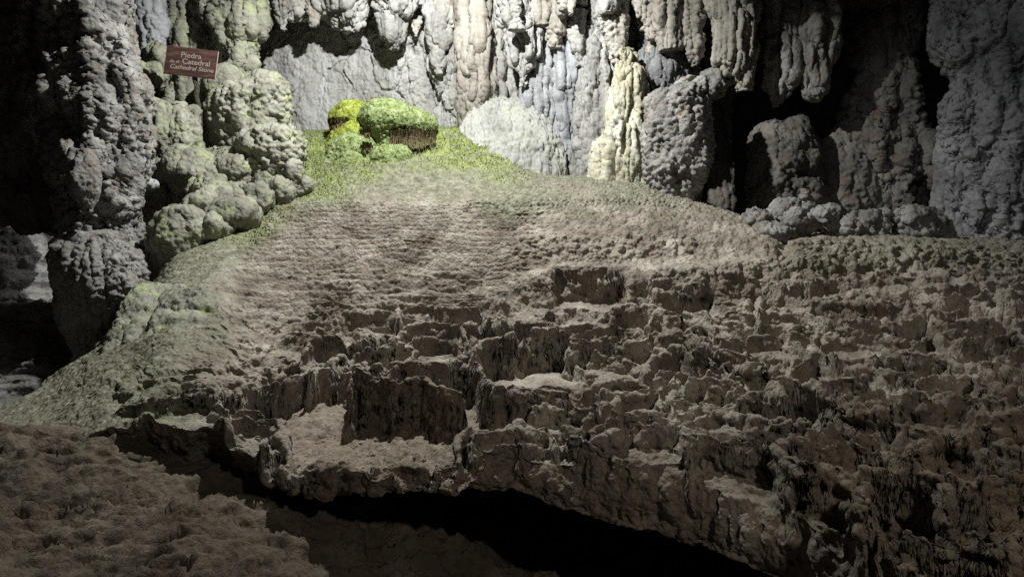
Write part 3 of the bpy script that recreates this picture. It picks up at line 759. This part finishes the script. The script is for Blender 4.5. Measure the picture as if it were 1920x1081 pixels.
SM = [(388, 356, 24, 22, 'flat scaly stone beside the helmet rock', 6.4, 'popcorn'), (437, 318, 26, 18, 'green tinted stone below the big crusted boulder', 6.75, 'popcorn'),
      (424, 372, 32, 17, 'pale rounded stone in the pile right of the helmet rock', 6.3, 'pebble'), (388, 390, 26, 17, 'broad low stone just above the large boulder', 6.15, 'pebble'),
      (452, 357, 20, 18, 'stone in the middle of the rubble pile', 6.55, 'pebble'), (480, 372, 24, 15, 'stone at the right end of the rubble pile', 6.5, 'pebble'),
      (432, 398, 36, 12, 'flat pale slab lowest in the rubble pile', 6.15, 'pebble'), (412, 424, 22, 9, 'flat stone leaning on the right of the large boulder', 5.95, 'pebble'),
      (520, 360, 20, 15, 'pale stone between rubble pile and green moss', 6.75, 'pebble'), (541, 322, 20, 20, 'grey knob below the hooded boulder', 6.9, 'popcorn'),
      (566, 350, 22, 18, 'mossy cluster of round stones left of the moss slope', 6.9, 'knobby'), (455, 340, 22, 14, 'small stone against the foot of the crusted boulder', 6.8, 'pebble'),
      (405, 340, 17, 14, 'yellowish stone above the flat scaly stone', 6.55, 'pebble'), (500, 344, 17, 13, 'brownish stone under the hooded boulder', 6.8, 'pebble')]
for cx, cy, rx, ry, lb, dd, st in SM:
    thing('stone', lb, 'stone', oval(cx, cy, rx, ry, flat=1), dd, 'green', st, 'stones heaped below the sign', res=1.4)
thing('flowstone_bank', 'drapery covered bank joining the boulders and rubble under the signboard', 'rock', [(285, 400, 520), (310, 350, 545), (340, 320, 560), (370, 305, 560), (410, 300, 520), (440, 300, 470), (470, 300, 420)], 7.1, 'green', 'lobed', squash=.5)
# smooth draped bulges on the flank
thing('flowstone_bulge', 'smooth shadowed bulge draped over the left flank of the slope', 'rock',
      [(540, 275, 325, .45), (552, 258, 350, .35), (575, 236, 352, .2), (600, 220, 342, .05), (630, 208, 322, -.1), (655, 203, 292, -.25), (680, 206, 262, -.35), (700, 212, 245, -.4)], 4.62, 'green', 'smooth', squash=.45)
thing('flowstone_bulge', 'second smooth bulge right of the first on the left flank', 'rock',
      [(560, 340, 380, .3), (580, 312, 396, .2), (605, 292, 382, .05), (632, 278, 350, -.1), (655, 270, 318, -.2), (675, 268, 296, -.3)], 4.5, 'green', 'smooth', squash=.4)

# -- back wall draperies and stalactites
DR = [
 ('stalactite', 'knobbly white stalactite at the top left of the back wall', tip(520, 600, -60, 42, 556, .45), 8.5, 'wall', 'popcorn', None),
 ('stalactite', 'broad white hanging lobe with concentric folds at the top', [(-80, 575, 695), (0, 583, 692), (20, 600, 688), (38, 622, 680), (52, 634, 670), (60, 645, 662)], 8.55, 'wall', 'flute', None),
 ('stalactite', 'long white lobe hanging from the top right of the folded lobe', [(-80, 695, 790), (0, 700, 782), (18, 706, 770), (30, 716, 758), (36, 728, 745)], 8.45, 'wall', 'popcorn', None),
 ('stalactite', 'pointed two lobed stalactite below the long white lobe', [(30, 712, 762), (48, 716, 760), (62, 720, 758), (76, 726, 756), (86, 734, 748), (92, 738, 743)], 8.5, 'wall', 'flute', None),
 ('stalactite', 'small pointed stalactite right of the two lobed one', tip(764, 792, 40, 72, 780, .5), 8.6, 'tan', 'smooth', None),
 ('drapery', 'knobbly grey drapery with a rounded end over the wall hollow', [(-80, 795, 850), (0, 798, 848), (60, 802, 842), (100, 806, 836), (125, 812, 834), (140, 820, 830)], 8.5, 'wall', 'knobby', None),
 ('drapery', 'pale pillar of lobes left of the brown stained one', [(-80, 826, 870), (60, 828, 868), (150, 832, 866), (190, 838, 862), (206, 845, 858)], 8.7, 'wall', 'knobby', None),
 ('drapery', 'tall fluted pillar with brown stains in the middle of the back wall', [(-80, 850, 915), (0, 858, 910), (60, 860, 920), (130, 856, 922), (190, 858, 918), (225, 862, 906), (260, 862, 904)], 8.35, 'tan', 'flute', None),
 ('drapery', 'narrow fluted rib right of the brown stained pillar', [(110, 912, 936), (160, 908, 934), (220, 900, 930), (260, 895, 925)], 8.5, 'wall', 'flute', None),
 ('drapery', 'broad hanging drapery with fringed tip above the white dome', [(-80, 930, 1010), (0, 928, 1012), (28, 934, 1014), (60, 948, 1014), (100, 955, 1010), (130, 962, 1000), (150, 970, 990), (164, 976, 984)], 8.0, 'wall', 'fringe', None),
 ('drapery', 'thin drapery reaching down behind the white dome', [(0, 1004, 1034), (100, 1002, 1030), (150, 990, 1022), (200, 988, 1024), (260, 992, 1024), (300, 996, 1022)], 8.2, 'cool', 'flute', None),
 ('drapery', 'short knobbly drapery right of the fringed one', [(-80, 1010, 1060), (0, 1014, 1062), (40, 1016, 1060), (70, 1024, 1050), (90, 1032, 1044)], 7.95, 'tan', 'knobby', None),
 ('column', 'slim blue grey column right of the white dome', [(-80, 1036, 1090), (60, 1040, 1086), (110, 1042, 1084), (160, 1046, 1080), (230, 1050, 1080), (300, 1056, 1080), (350, 1058, 1082)], 8.15, 'cool', 'flute', None),
 ('stalactite', 'stalactite ending beside the top of the tall fluted column', tip(1070, 1102, 20, 124, 1086, .4), 7.9, 'wall', 'popcorn', None),
 ('column', 'tall broad fluted column of pale grey calcite', [(-80, 1105, 1165), (0, 1110, 1160), (40, 1108, 1160), (80, 1100, 1162), (130, 1090, 1164), (200, 1084, 1166), (280, 1081, 1166), (335, 1081, 1166), (370, 1081, 1166)], 7.9, 'wall', 'fringe', None),
 ('column', 'knobbly column of stacked grey lumps above the cream cone', [(-100, 1128, 1180), (0, 1130, 1176), (30, 1134, 1172), (60, 1136, 1172), (95, 1140, 1168), (120, 1144, 1164)], 7.7, 'tan', 'knobby', None),
 ('flowstone_cone', 'cream yellow flowstone cone with draped foot', [(90, 1160, 1180), (110, 1158, 1190), (140, 1152, 1200), (165, 1142, 1206), (200, 1136, 1210), (250, 1128, 1212), (300, 1118, 1212), (330, 1112, 1210), (348, 1110, 1208), (370, 1110, 1208)], 7.45, 'cream', 'fringe', None),
 ('drapery', 'blue grey draped shoulder behind the knobbly dark pillar', [(66, 1215, 1250), (80, 1198, 1272), (110, 1185, 1300), (140, 1180, 1310), (180, 1185, 1305), (240, 1190, 1300)], 7.9, 'blue', 'flute', None),
 ('stalactite', 'long knobbly stalactite pair left of the dark recess', [(-80, 1184, 1235), (0, 1188, 1228), (30, 1190, 1230), (50, 1200, 1226), (64, 1212, 1224), (76, 1216, 1222)], 7.6, 'tan', 'popcorn', None),
 ('stalactite', 'branching stalactite bunch over the blue grey shoulder', [(-80, 1225, 1300), (0, 1228, 1290), (30, 1230, 1275), (60, 1238, 1268), (80, 1244, 1264), (94, 1250, 1260)], 7.5, 'tan', 'popcorn', None),
 ('stalactite', 'thin stalactite at the left lip of the dark recess', tip(1284, 1312, -20, 126, 1298, .35), 7.4, 'tan', 'popcorn', None),
 ('stalactite', 'small stalactite between the thin one and the bunch', tip(1262, 1284, 10, 92, 1272, .4), 7.5, 'tan', 'popcorn', None),
 ('drapery', 'lit ragged curtain edge at the left of the dark recess', [(-80, 1330, 1430), (0, 1335, 1424), (40, 1342, 1420), (85, 1345, 1417), (110, 1340, 1412), (130, 1352, 1410), (150, 1372, 1406), (168, 1392, 1400)], 7.3, 'tan', 'fringe', None),
 ('rock_lobe', 'rounded lobe hanging under the ragged curtain', oval(1340, 158, 24, 26), 7.35, 'grey', 'boulder', None),
 ('stalactite', 'long pointed stalactite hanging in the dark recess', [(-80, 1505, 1570), (0, 1512, 1566), (60, 1510, 1562), (110, 1512, 1558), (140, 1514, 1550), (165, 1514, 1538), (182, 1518, 1526)], 7.2, 'grey', 'flute', None),
 ('stalactite', 'dim stalactite with a bright tip left of the long pointed one', [(-80, 1440, 1480), (60, 1444, 1486), (130, 1446, 1484), (170, 1448, 1478), (200, 1450, 1464)], 7.4, 'grey', 'flute', None),
 ('stalactite', 'short dim stalactite at the top edge above the recess', tip(1555, 1580, -60, 26, 1566, .4), 7.3, 'grey', 'smooth', None),
 ('stalactite', 'small dim stalactite at the top edge left of the long one', tip(1490, 1512, -60, 20, 1500, .4), 7.3, 'grey', 'smooth', None),
]
for nm, lb, rows, dd, mt, st, grp in DR:
    cat = nm.replace('flowstone_', '').replace('rock_lobe', 'rock')
    nm2 = 'dripstone_column' if nm == 'column' else nm
    thing(nm2, lb, cat, rows, dd, mt, st, grp, squash=.8)

rs = random.Random(4)
for k in range(34):
    cx = rs.uniform(960, 1440) if k < 24 else rs.uniform(500, 900); wd_ = rs.uniform(10, 26); y1 = rs.uniform(20, 110) if cx > 1180 else rs.uniform(5, 60)
    thing('stalactite', ('thin pale stalactite crowded among others right of the brown stained pillar' if cx > 960 else 'thin pale stalactite hanging above the smooth back wall'), 'stalactite', tip(cx - wd_ / 2, cx + wd_ / 2, -70, y1, cx + rs.uniform(-4, 4), .45),
          rs.uniform(7.5, 7.9) if cx > 960 else rs.uniform(8.3, 8.6), rs.choice(['wall', 'tan', 'grey']), 'popcorn', 'thin stalactites crowded at the upper right of the wall' if cx > 960 else 'thin stalactites above the smooth wall', .9, 1.3)
thing('flowstone_dome', 'white striated flowstone dome behind the mossy crest', 'flowstone',
      [(178, 940, 966, .25), (184, 922, 984, .2), (196, 904, 1002, .12), (215, 884, 1020, .05), (240, 866, 1036), (265, 850, 1046, -.1), (290, 840, 1052, -.2), (315, 832, 1055, -.3), (335, 828, 1056, -.35), (370, 828, 1056, -.35)], 8.2, 'dome', 'dome', squash=.55)
thing('dripstone_column', 'dark knobbly pillar with a slanting top at the right of the cream cone', 'column',
      [(143, 1298, 1318), (152, 1282, 1326), (165, 1262, 1328), (175, 1225, 1329), (190, 1212, 1330), (230, 1208, 1332), (280, 1210, 1330), (320, 1214, 1322), (350, 1222, 1312), (370, 1232, 1300), (400, 1235, 1295)], 6.95, 'grey', 'knobby', squash=.75)

# -- right recess (dark material paints in part of its shade)
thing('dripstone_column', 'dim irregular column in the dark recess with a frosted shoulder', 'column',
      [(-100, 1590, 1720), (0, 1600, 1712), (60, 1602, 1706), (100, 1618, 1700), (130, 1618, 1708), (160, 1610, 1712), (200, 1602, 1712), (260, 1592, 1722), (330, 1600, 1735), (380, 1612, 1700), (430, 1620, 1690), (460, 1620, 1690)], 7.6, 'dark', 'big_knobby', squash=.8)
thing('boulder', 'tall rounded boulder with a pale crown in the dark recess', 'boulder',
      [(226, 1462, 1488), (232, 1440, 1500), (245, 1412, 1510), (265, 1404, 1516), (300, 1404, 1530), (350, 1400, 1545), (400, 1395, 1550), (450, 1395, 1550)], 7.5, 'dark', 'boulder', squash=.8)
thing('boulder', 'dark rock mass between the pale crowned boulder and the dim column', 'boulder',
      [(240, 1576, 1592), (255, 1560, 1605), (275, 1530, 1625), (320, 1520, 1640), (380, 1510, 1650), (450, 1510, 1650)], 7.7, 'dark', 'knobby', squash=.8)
thing('rock_spur', 'bumpy rock spur right of the dim column', 'rock',
      [(270, 1690, 1730), (300, 1690, 1770), (330, 1700, 1775), (350, 1730, 1775)], 7.6, 'grey', 'knobby', squash=.8)
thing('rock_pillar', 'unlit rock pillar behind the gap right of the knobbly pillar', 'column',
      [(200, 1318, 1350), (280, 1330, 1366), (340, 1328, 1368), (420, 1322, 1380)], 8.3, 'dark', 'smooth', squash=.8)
for cx, cy, rx, ry, lb, dd in [(1428, 418, 30, 24, 'pale angular rubble stone at the left end of the ledge rubble', 6.15), (1468, 400, 26, 32, 'tall leaning rubble stone below the pale crowned boulder', 6.3),
    (1511, 384, 9, 26, 'thin upright stub with a knob standing in the ledge rubble', 6.25), (1500, 418, 30, 22, 'crumbly stone in the middle of the ledge rubble', 6.1),
    (1545, 412, 26, 22, 'cauliflower textured stone right of the upright stub', 6.15), (1582, 428, 24, 16, 'low stone at the right end of the ledge rubble', 6.1), (1450, 436, 34, 14, 'flat crumbs at the front foot of the ledge rubble', 5.95)]:
    thing('rubble_stone', lb, 'stone', oval(cx, cy, rx, ry), dd, 'grey', 'knobby', 'rubble on the ledge', res=1.6)
thing('rubble_heap', 'low knobbly rubble at the foot of the dim column', 'rubble',
      [(398, 1620, 1650), (404, 1606, 1656), (415, 1596, 1660), (440, 1590, 1660), (455, 1590, 1660)], 6.2, 'grey', 'popcorn', squash=.7)
thing('rock_block', 'low grey block lying on the ledge right of the recess', 'rock',
      [(390, 1700, 1745), (396, 1686, 1765), (410, 1681, 1776), (430, 1682, 1784), (452, 1684, 1790)], 6.1, 'grey', 'boulder', squash=.6)
thing('rock_column', 'huge rugged grey column filling the right edge', 'column',
      [(-150, 1800, 2250), (0, 1782, 2230), (40, 1770, 2220), (70, 1764, 2210), (95, 1782, 2200), (140, 1794, 2200), (200, 1786, 2200), (240, 1782, 2200), (300, 1800, 2200), (380, 1810, 2210), (440, 1830, 2230), (520, 1830, 2240)], 6.3, 'blue', 'ropy', squash=.45, res=1.0)
thing('flowstone_mass', 'smooth blue grey flowstone foot against the right column', 'rock',
      [(255, 1775, 1810), (270, 1765, 1825), (300, 1760, 1840), (350, 1752, 1850), (400, 1748, 1850), (440, 1750, 1855), (460, 1760, 1855)], 6.5, 'blue', 'smooth', squash=.6)

# ------------------------------------------------------------------ mossy mounds
MOUNDS = []
def moss_mound(label, rows, depth, fringe_rows, mat):
    g = body('moss_mound', rows, depth, mat, 'moss', squash=.75, res=1.4)
    n = len(g.data.vertices); co = np.empty(n * 3, f32); g.data.vertices.foreach_get('co', co); MOUNDS.append((g, co.reshape(-1, 3), mat))
    if fringe_rows:
        x0, x1, yt, yb, dd = fringe_rows; r = np.random.RandomState(int(x0)); V = []; T = []
        n_ = int((x1 - x0) / 1.5)
        for k in range(n_):
            u = (k + r.uniform(0, 1)) / n_; a = (u - .5) * 2; px_ = x0 + (x1 - x0) * u
            for row in range(2):
                d_ = dd + .16 * a * a + .05 * row; top = yt + 3 * a * a + r.uniform(-3, 3); bot = yb - 10 * abs(a) ** 3 + r.uniform(-9, 3) - 3 * row
                m = 6; ring = 5; base = sum(len(q) for q in V); pts = []
                wob = r.normal(0, .5, (m, 2))
                for q in range(m):
                    t_ = q / (m - 1); c = np.array(W(px_ + wob[q, 0], top + (bot - top) * t_, d_ + .012 * wob[q, 1] + .05 * math.sin(t_ * 2.5)))
                    rr = (.011 * (1 - .8 * t_) + .0015) * r.uniform(.7, 1.2)
                    for e in range(ring): pts.append(c + np.array([math.cos(e * 1.2566), math.sin(e * 1.2566), 0]) * rr)
                V.append(np.array(pts)); T.append(grid_faces(m, ring, True) + base)
        make_mesh('root_fringe', np.concatenate(V), np.concatenate(T), M['fringe'], g)
    return tag(g, label, 'moss')
moss_mound('bright yellow green moss cushion, highest on the slope', [(188, 645, 672), (192, 630, 690), (200, 620, 702), (212, 614, 710), (222, 613, 714), (232, 614, 714), (262, 616, 714)], 8.0, (614, 664, 222, 248, 7.66), 'moss_yellow')
moss_mound('wide green moss hood with a brown hanging root fringe', [(194, 705, 745), (198, 690, 775), (208, 680, 800), (222, 674, 814), (236, 680, 819), (246, 690, 816), (262, 700, 812), (285, 700, 808)], 7.85, (722, 818, 243, 281, 7.42), 'moss_green')
moss_mound('small yellow moss cushion left of the fringed hood', [(222, 668, 684), (228, 652, 694), (238, 636, 704), (250, 622, 712), (268, 615, 716), (290, 610, 716)], 7.85, (672, 700, 240, 257, 7.5), 'moss_yellow')
moss_mound('low green moss lump below the small yellow cushion', [(254, 645, 690), (262, 628, 706), (276, 618, 712), (296, 612, 716), (312, 612, 716)], 7.74, (672, 698, 268, 286, 7.4), 'moss_green')
moss_mound('lower green moss clump with a small dark hollow', [(268, 712, 738), (274, 700, 758), (286, 692, 770), (300, 690, 772), (318, 690, 772)], 7.55, None, 'moss_green')

# ------------------------------------------------------------------ sign
def sign():
    root = bpy.data.objects.new('information_sign', None); COL.objects.link(root)
    d = 7.05
    c = Vector(W(358.5, 117, d)); root.location = (c.x, c.y, c.z - 1.0)
    tag(root, 'small maroon signboard on a crooked wooden stick', 'sign')
    wd = 91.5 / F * d; hg = 54.5 / F * d
    t = NT('sign_panel_print')
    tc = t.n('ShaderNodeTexCoord').outputs['Object']
    mp = t.n('ShaderNodeMapping'); mp.inputs['Scale'].default_value = (2, 9, 9); t.l(tc, mp.inputs['Vector'])
    col = t.ramp(t.noise(2.2, 6, .65, mp.outputs[0]), [(.3, (.022, .010, .009)), (.5, (.05, .024, .02)), (.72, (.13, .075, .06))])
    t.l(col, t.b.inputs['Base Color']); t.b.inputs['Roughness'].default_value = .45
    edge = NT('sign_edge'); edge.b.inputs['Base Color'].default_value = (.35, .3, .26, 1)
    ink = NT('sign_lettering'); ink.b.inputs['Base Color'].default_value = (.26, .22, .20, 1); ink.b.inputs['Roughness'].default_value = .6
    wood = rock_mat('weathered_stick', (.03, .026, .02), (.065, .055, .042), (.12, .10, .08), 8, None, .8, 60)
    R = Matrix.Translation(c - root.location) @ Matrix.Rotation(math.radians(4.0), 4, 'Y') @ Matrix.Rotation(math.radians(-6), 4, 'X') @ Matrix.Rotation(math.radians(8), 4, 'Z')
    def slab(name, w_, h_, y0, y1, mat, parent, bev=.004):
        import bmesh
        bm = bmesh.new(); bmesh.ops.create_cube(bm, size=1)
        for v in bm.verts: v.co = Vector((v.co.x * w_, (y0 + y1) / 2 + v.co.y * (y1 - y0), v.co.z * h_))
        bmesh.ops.bevel(bm, geom=bm.edges[:], offset=bev, segments=2, affect='EDGES')
        me = bpy.data.meshes.new(name); bm.to_mesh(me); bm.free(); me.materials.append(mat.m if isinstance(mat, NT) else mat)
        o = bpy.data.objects.new(name, me); COL.objects.link(o); o.parent = parent; return o
    board = slab('board', wd, hg, -.004, .014, edge, root); board.matrix_local = R
    panel = slab('panel', wd - .006, hg - .006, -.008, -.002, t, board, .001)
    def txt(s, size, x, z, shear=0, align='CENTER'):
        cu = bpy.data.curves.new('lettering', 'FONT'); cu.body = s; cu.size = size; cu.align_x = align; cu.extrude = .001; cu.shear = shear
        cu.offset = .0003
        tmp = bpy.data.objects.new('tmp', cu); me = bpy.data.meshes.new_from_object(tmp); bpy.data.objects.remove(tmp); me.name = 'lettering'
        me.materials.clear(); me.materials.append(ink.m); o = bpy.data.objects.new('lettering', me); COL.objects.link(o); o.parent = board
        o.location = (x, -.0105, z); o.rotation_euler = (math.radians(90), 0, 0); return o
    txt('Piedra', .088, -.005, .045)
    txt('de el', .052, -.176, -.03)
    txt('Catedral', .088, .058, -.03)
    txt('Cathedral Stone', .072, .015, -.098, .25)
    # crooked stick
    rows = [(140, 360, 370), (152, 361, 371), (165, 365, 375), (178, 363, 373), (192, 366, 376), (206, 370, 380), (222, 368, 380), (245, 369, 380), (300, 370, 380)]
    _seed[0] += 13
    v, q, tr = outline_mesh(rows, d + .045, 1, 0, style(.012, .004, 20, 10, 0, 20, 0, 7, .004), 55, 2.5)
    st = make_mesh('post', v - np.array(root.location), q, wood, root, tris=tr)
sign()

# ------------------------------------------------------------------ moss tufts and gravel (uncountable)
def scatter_tufts():
    P, px, py, moss = SLOPE
    r = np.random.RandomState(5)
    p = P.reshape(-1, 3); wgt = (moss.ravel() * (p[:, 1] > 5.8) * (fbm(p * 5, 3, 401) > -.15)); wgt = np.clip(wgt, 0, 1) ** 1.5
    wgt = wgt / wgt.sum(); idx = r.choice(len(p), 16000, p=wgt)
    b = p[idx] + r.normal(0, .006, (len(idx), 3))
    h = r.uniform(.012, .035, len(idx))[:, None]; a = r.uniform(0, 6.28, len(idx))
    side = np.stack([np.cos(a), np.sin(a), a * 0], 1) * r.uniform(.004, .009, len(idx))[:, None]
    up = np.stack([r.normal(0, .5, len(idx)), -np.abs(r.normal(.4, .4, len(idx))), np.ones(len(idx))], 1); up /= np.linalg.norm(up, axis=1)[:, None]
    V = np.stack([b - side, b + side, b + up * h], 1).reshape(-1, 3)
    T = np.arange(len(V)).reshape(-1, 3)
    o = make_mesh('moss', V, None, M['moss_green'], tris=T, smooth=False); tag(o, 'short green moss covering the crest of the slope', 'moss', kind='stuff')
scatter_tufts()
def tuft_mound(g, co, mat, seed):
    r = np.random.RandomState(seed); c = co.mean(0); top = co[:, 2].max(); hgt = top - co[:, 2].min()
    ok = np.where((co[:, 2] > top - .62 * hgt))[0]; n = int(len(ok) * .6); idx = r.choice(ok, n)
    out = co[idx] - c; out /= np.linalg.norm(out, axis=1)[:, None]
    b = co[idx] + r.normal(0, .004, (n, 3)); h = r.uniform(.006, .020, n)[:, None]; a = r.uniform(0, 6.28, n)
    side = np.stack([np.cos(a), np.sin(a), a * 0], 1) * r.uniform(.003, .006, n)[:, None]
    up = out + r.normal(0, .35, (n, 3)) + np.array([0, 0, -.5]); up /= np.linalg.norm(up, axis=1)[:, None]
    V = np.stack([b - side, b + side, b + up * h], 1).reshape(-1, 3)
    o = make_mesh('moss_blades', V, None, M[mat], g, tris=np.arange(len(V)).reshape(-1, 3), smooth=False); o['kind'] = 'stuff'
for k_, (g_, co_, mat_) in enumerate(MOUNDS): tuft_mound(g_, co_, mat_, 70 + k_)

def gravel():
    r = np.random.RandomState(9); t = (1 + 5 ** .5) / 2
    ico = np.array([[-1, t, 0], [1, t, 0], [-1, -t, 0], [1, -t, 0], [0, -1, t], [0, 1, t], [0, -1, -t], [0, 1, -t], [t, 0, -1], [t, 0, 1], [-t, 0, -1], [-t, 0, 1]]) / 1.9
    fc = np.array([[0, 11, 5], [0, 5, 1], [0, 1, 7], [0, 7, 10], [0, 10, 11], [1, 5, 9], [5, 11, 4], [11, 10, 2], [10, 7, 6], [7, 1, 8], [3, 9, 4], [3, 4, 2], [3, 2, 6], [3, 6, 8], [3, 8, 9], [4, 9, 5], [2, 4, 11], [6, 2, 10], [8, 6, 7], [9, 8, 1]])
    P, px, py, moss = SLOPE; p = P.reshape(-1, 3); pxr = np.asarray(px).ravel(); pyr = np.asarray(py).ravel()
    m = (pxr > 545) & (pxr < 855) & (p[:, 1] < 3.95) & (p[:, 1] > 2.8) & (pyr < 905) & (p[:, 2] < EYE - 1.08)
    w_ = np.where(m, 1.0, 0); w_ += ((pxr > 480) & (pxr < 1700) & (pyr > 560) & (pyr < 880)) * .004
    idx = r.choice(len(p), 1500, p=w_ / w_.sum())
    sz = r.lognormal(-5.15, .45, len(idx)); V = []; T = []
    for k, i in enumerate(idx):
        V.append(p[i] + (ico * (1 + r.normal(0, .18, (12, 1)))) * sz[k] * np.array([1.2, 1, .7])); T.append(fc + 12 * k)
    o = make_mesh('gravel', np.concatenate(V), None, M['slope'], tris=np.concatenate(T), smooth=False)
    tag(o, 'loose brown crumbs of rock lying in the dry pools', 'gravel', kind='stuff')
gravel()
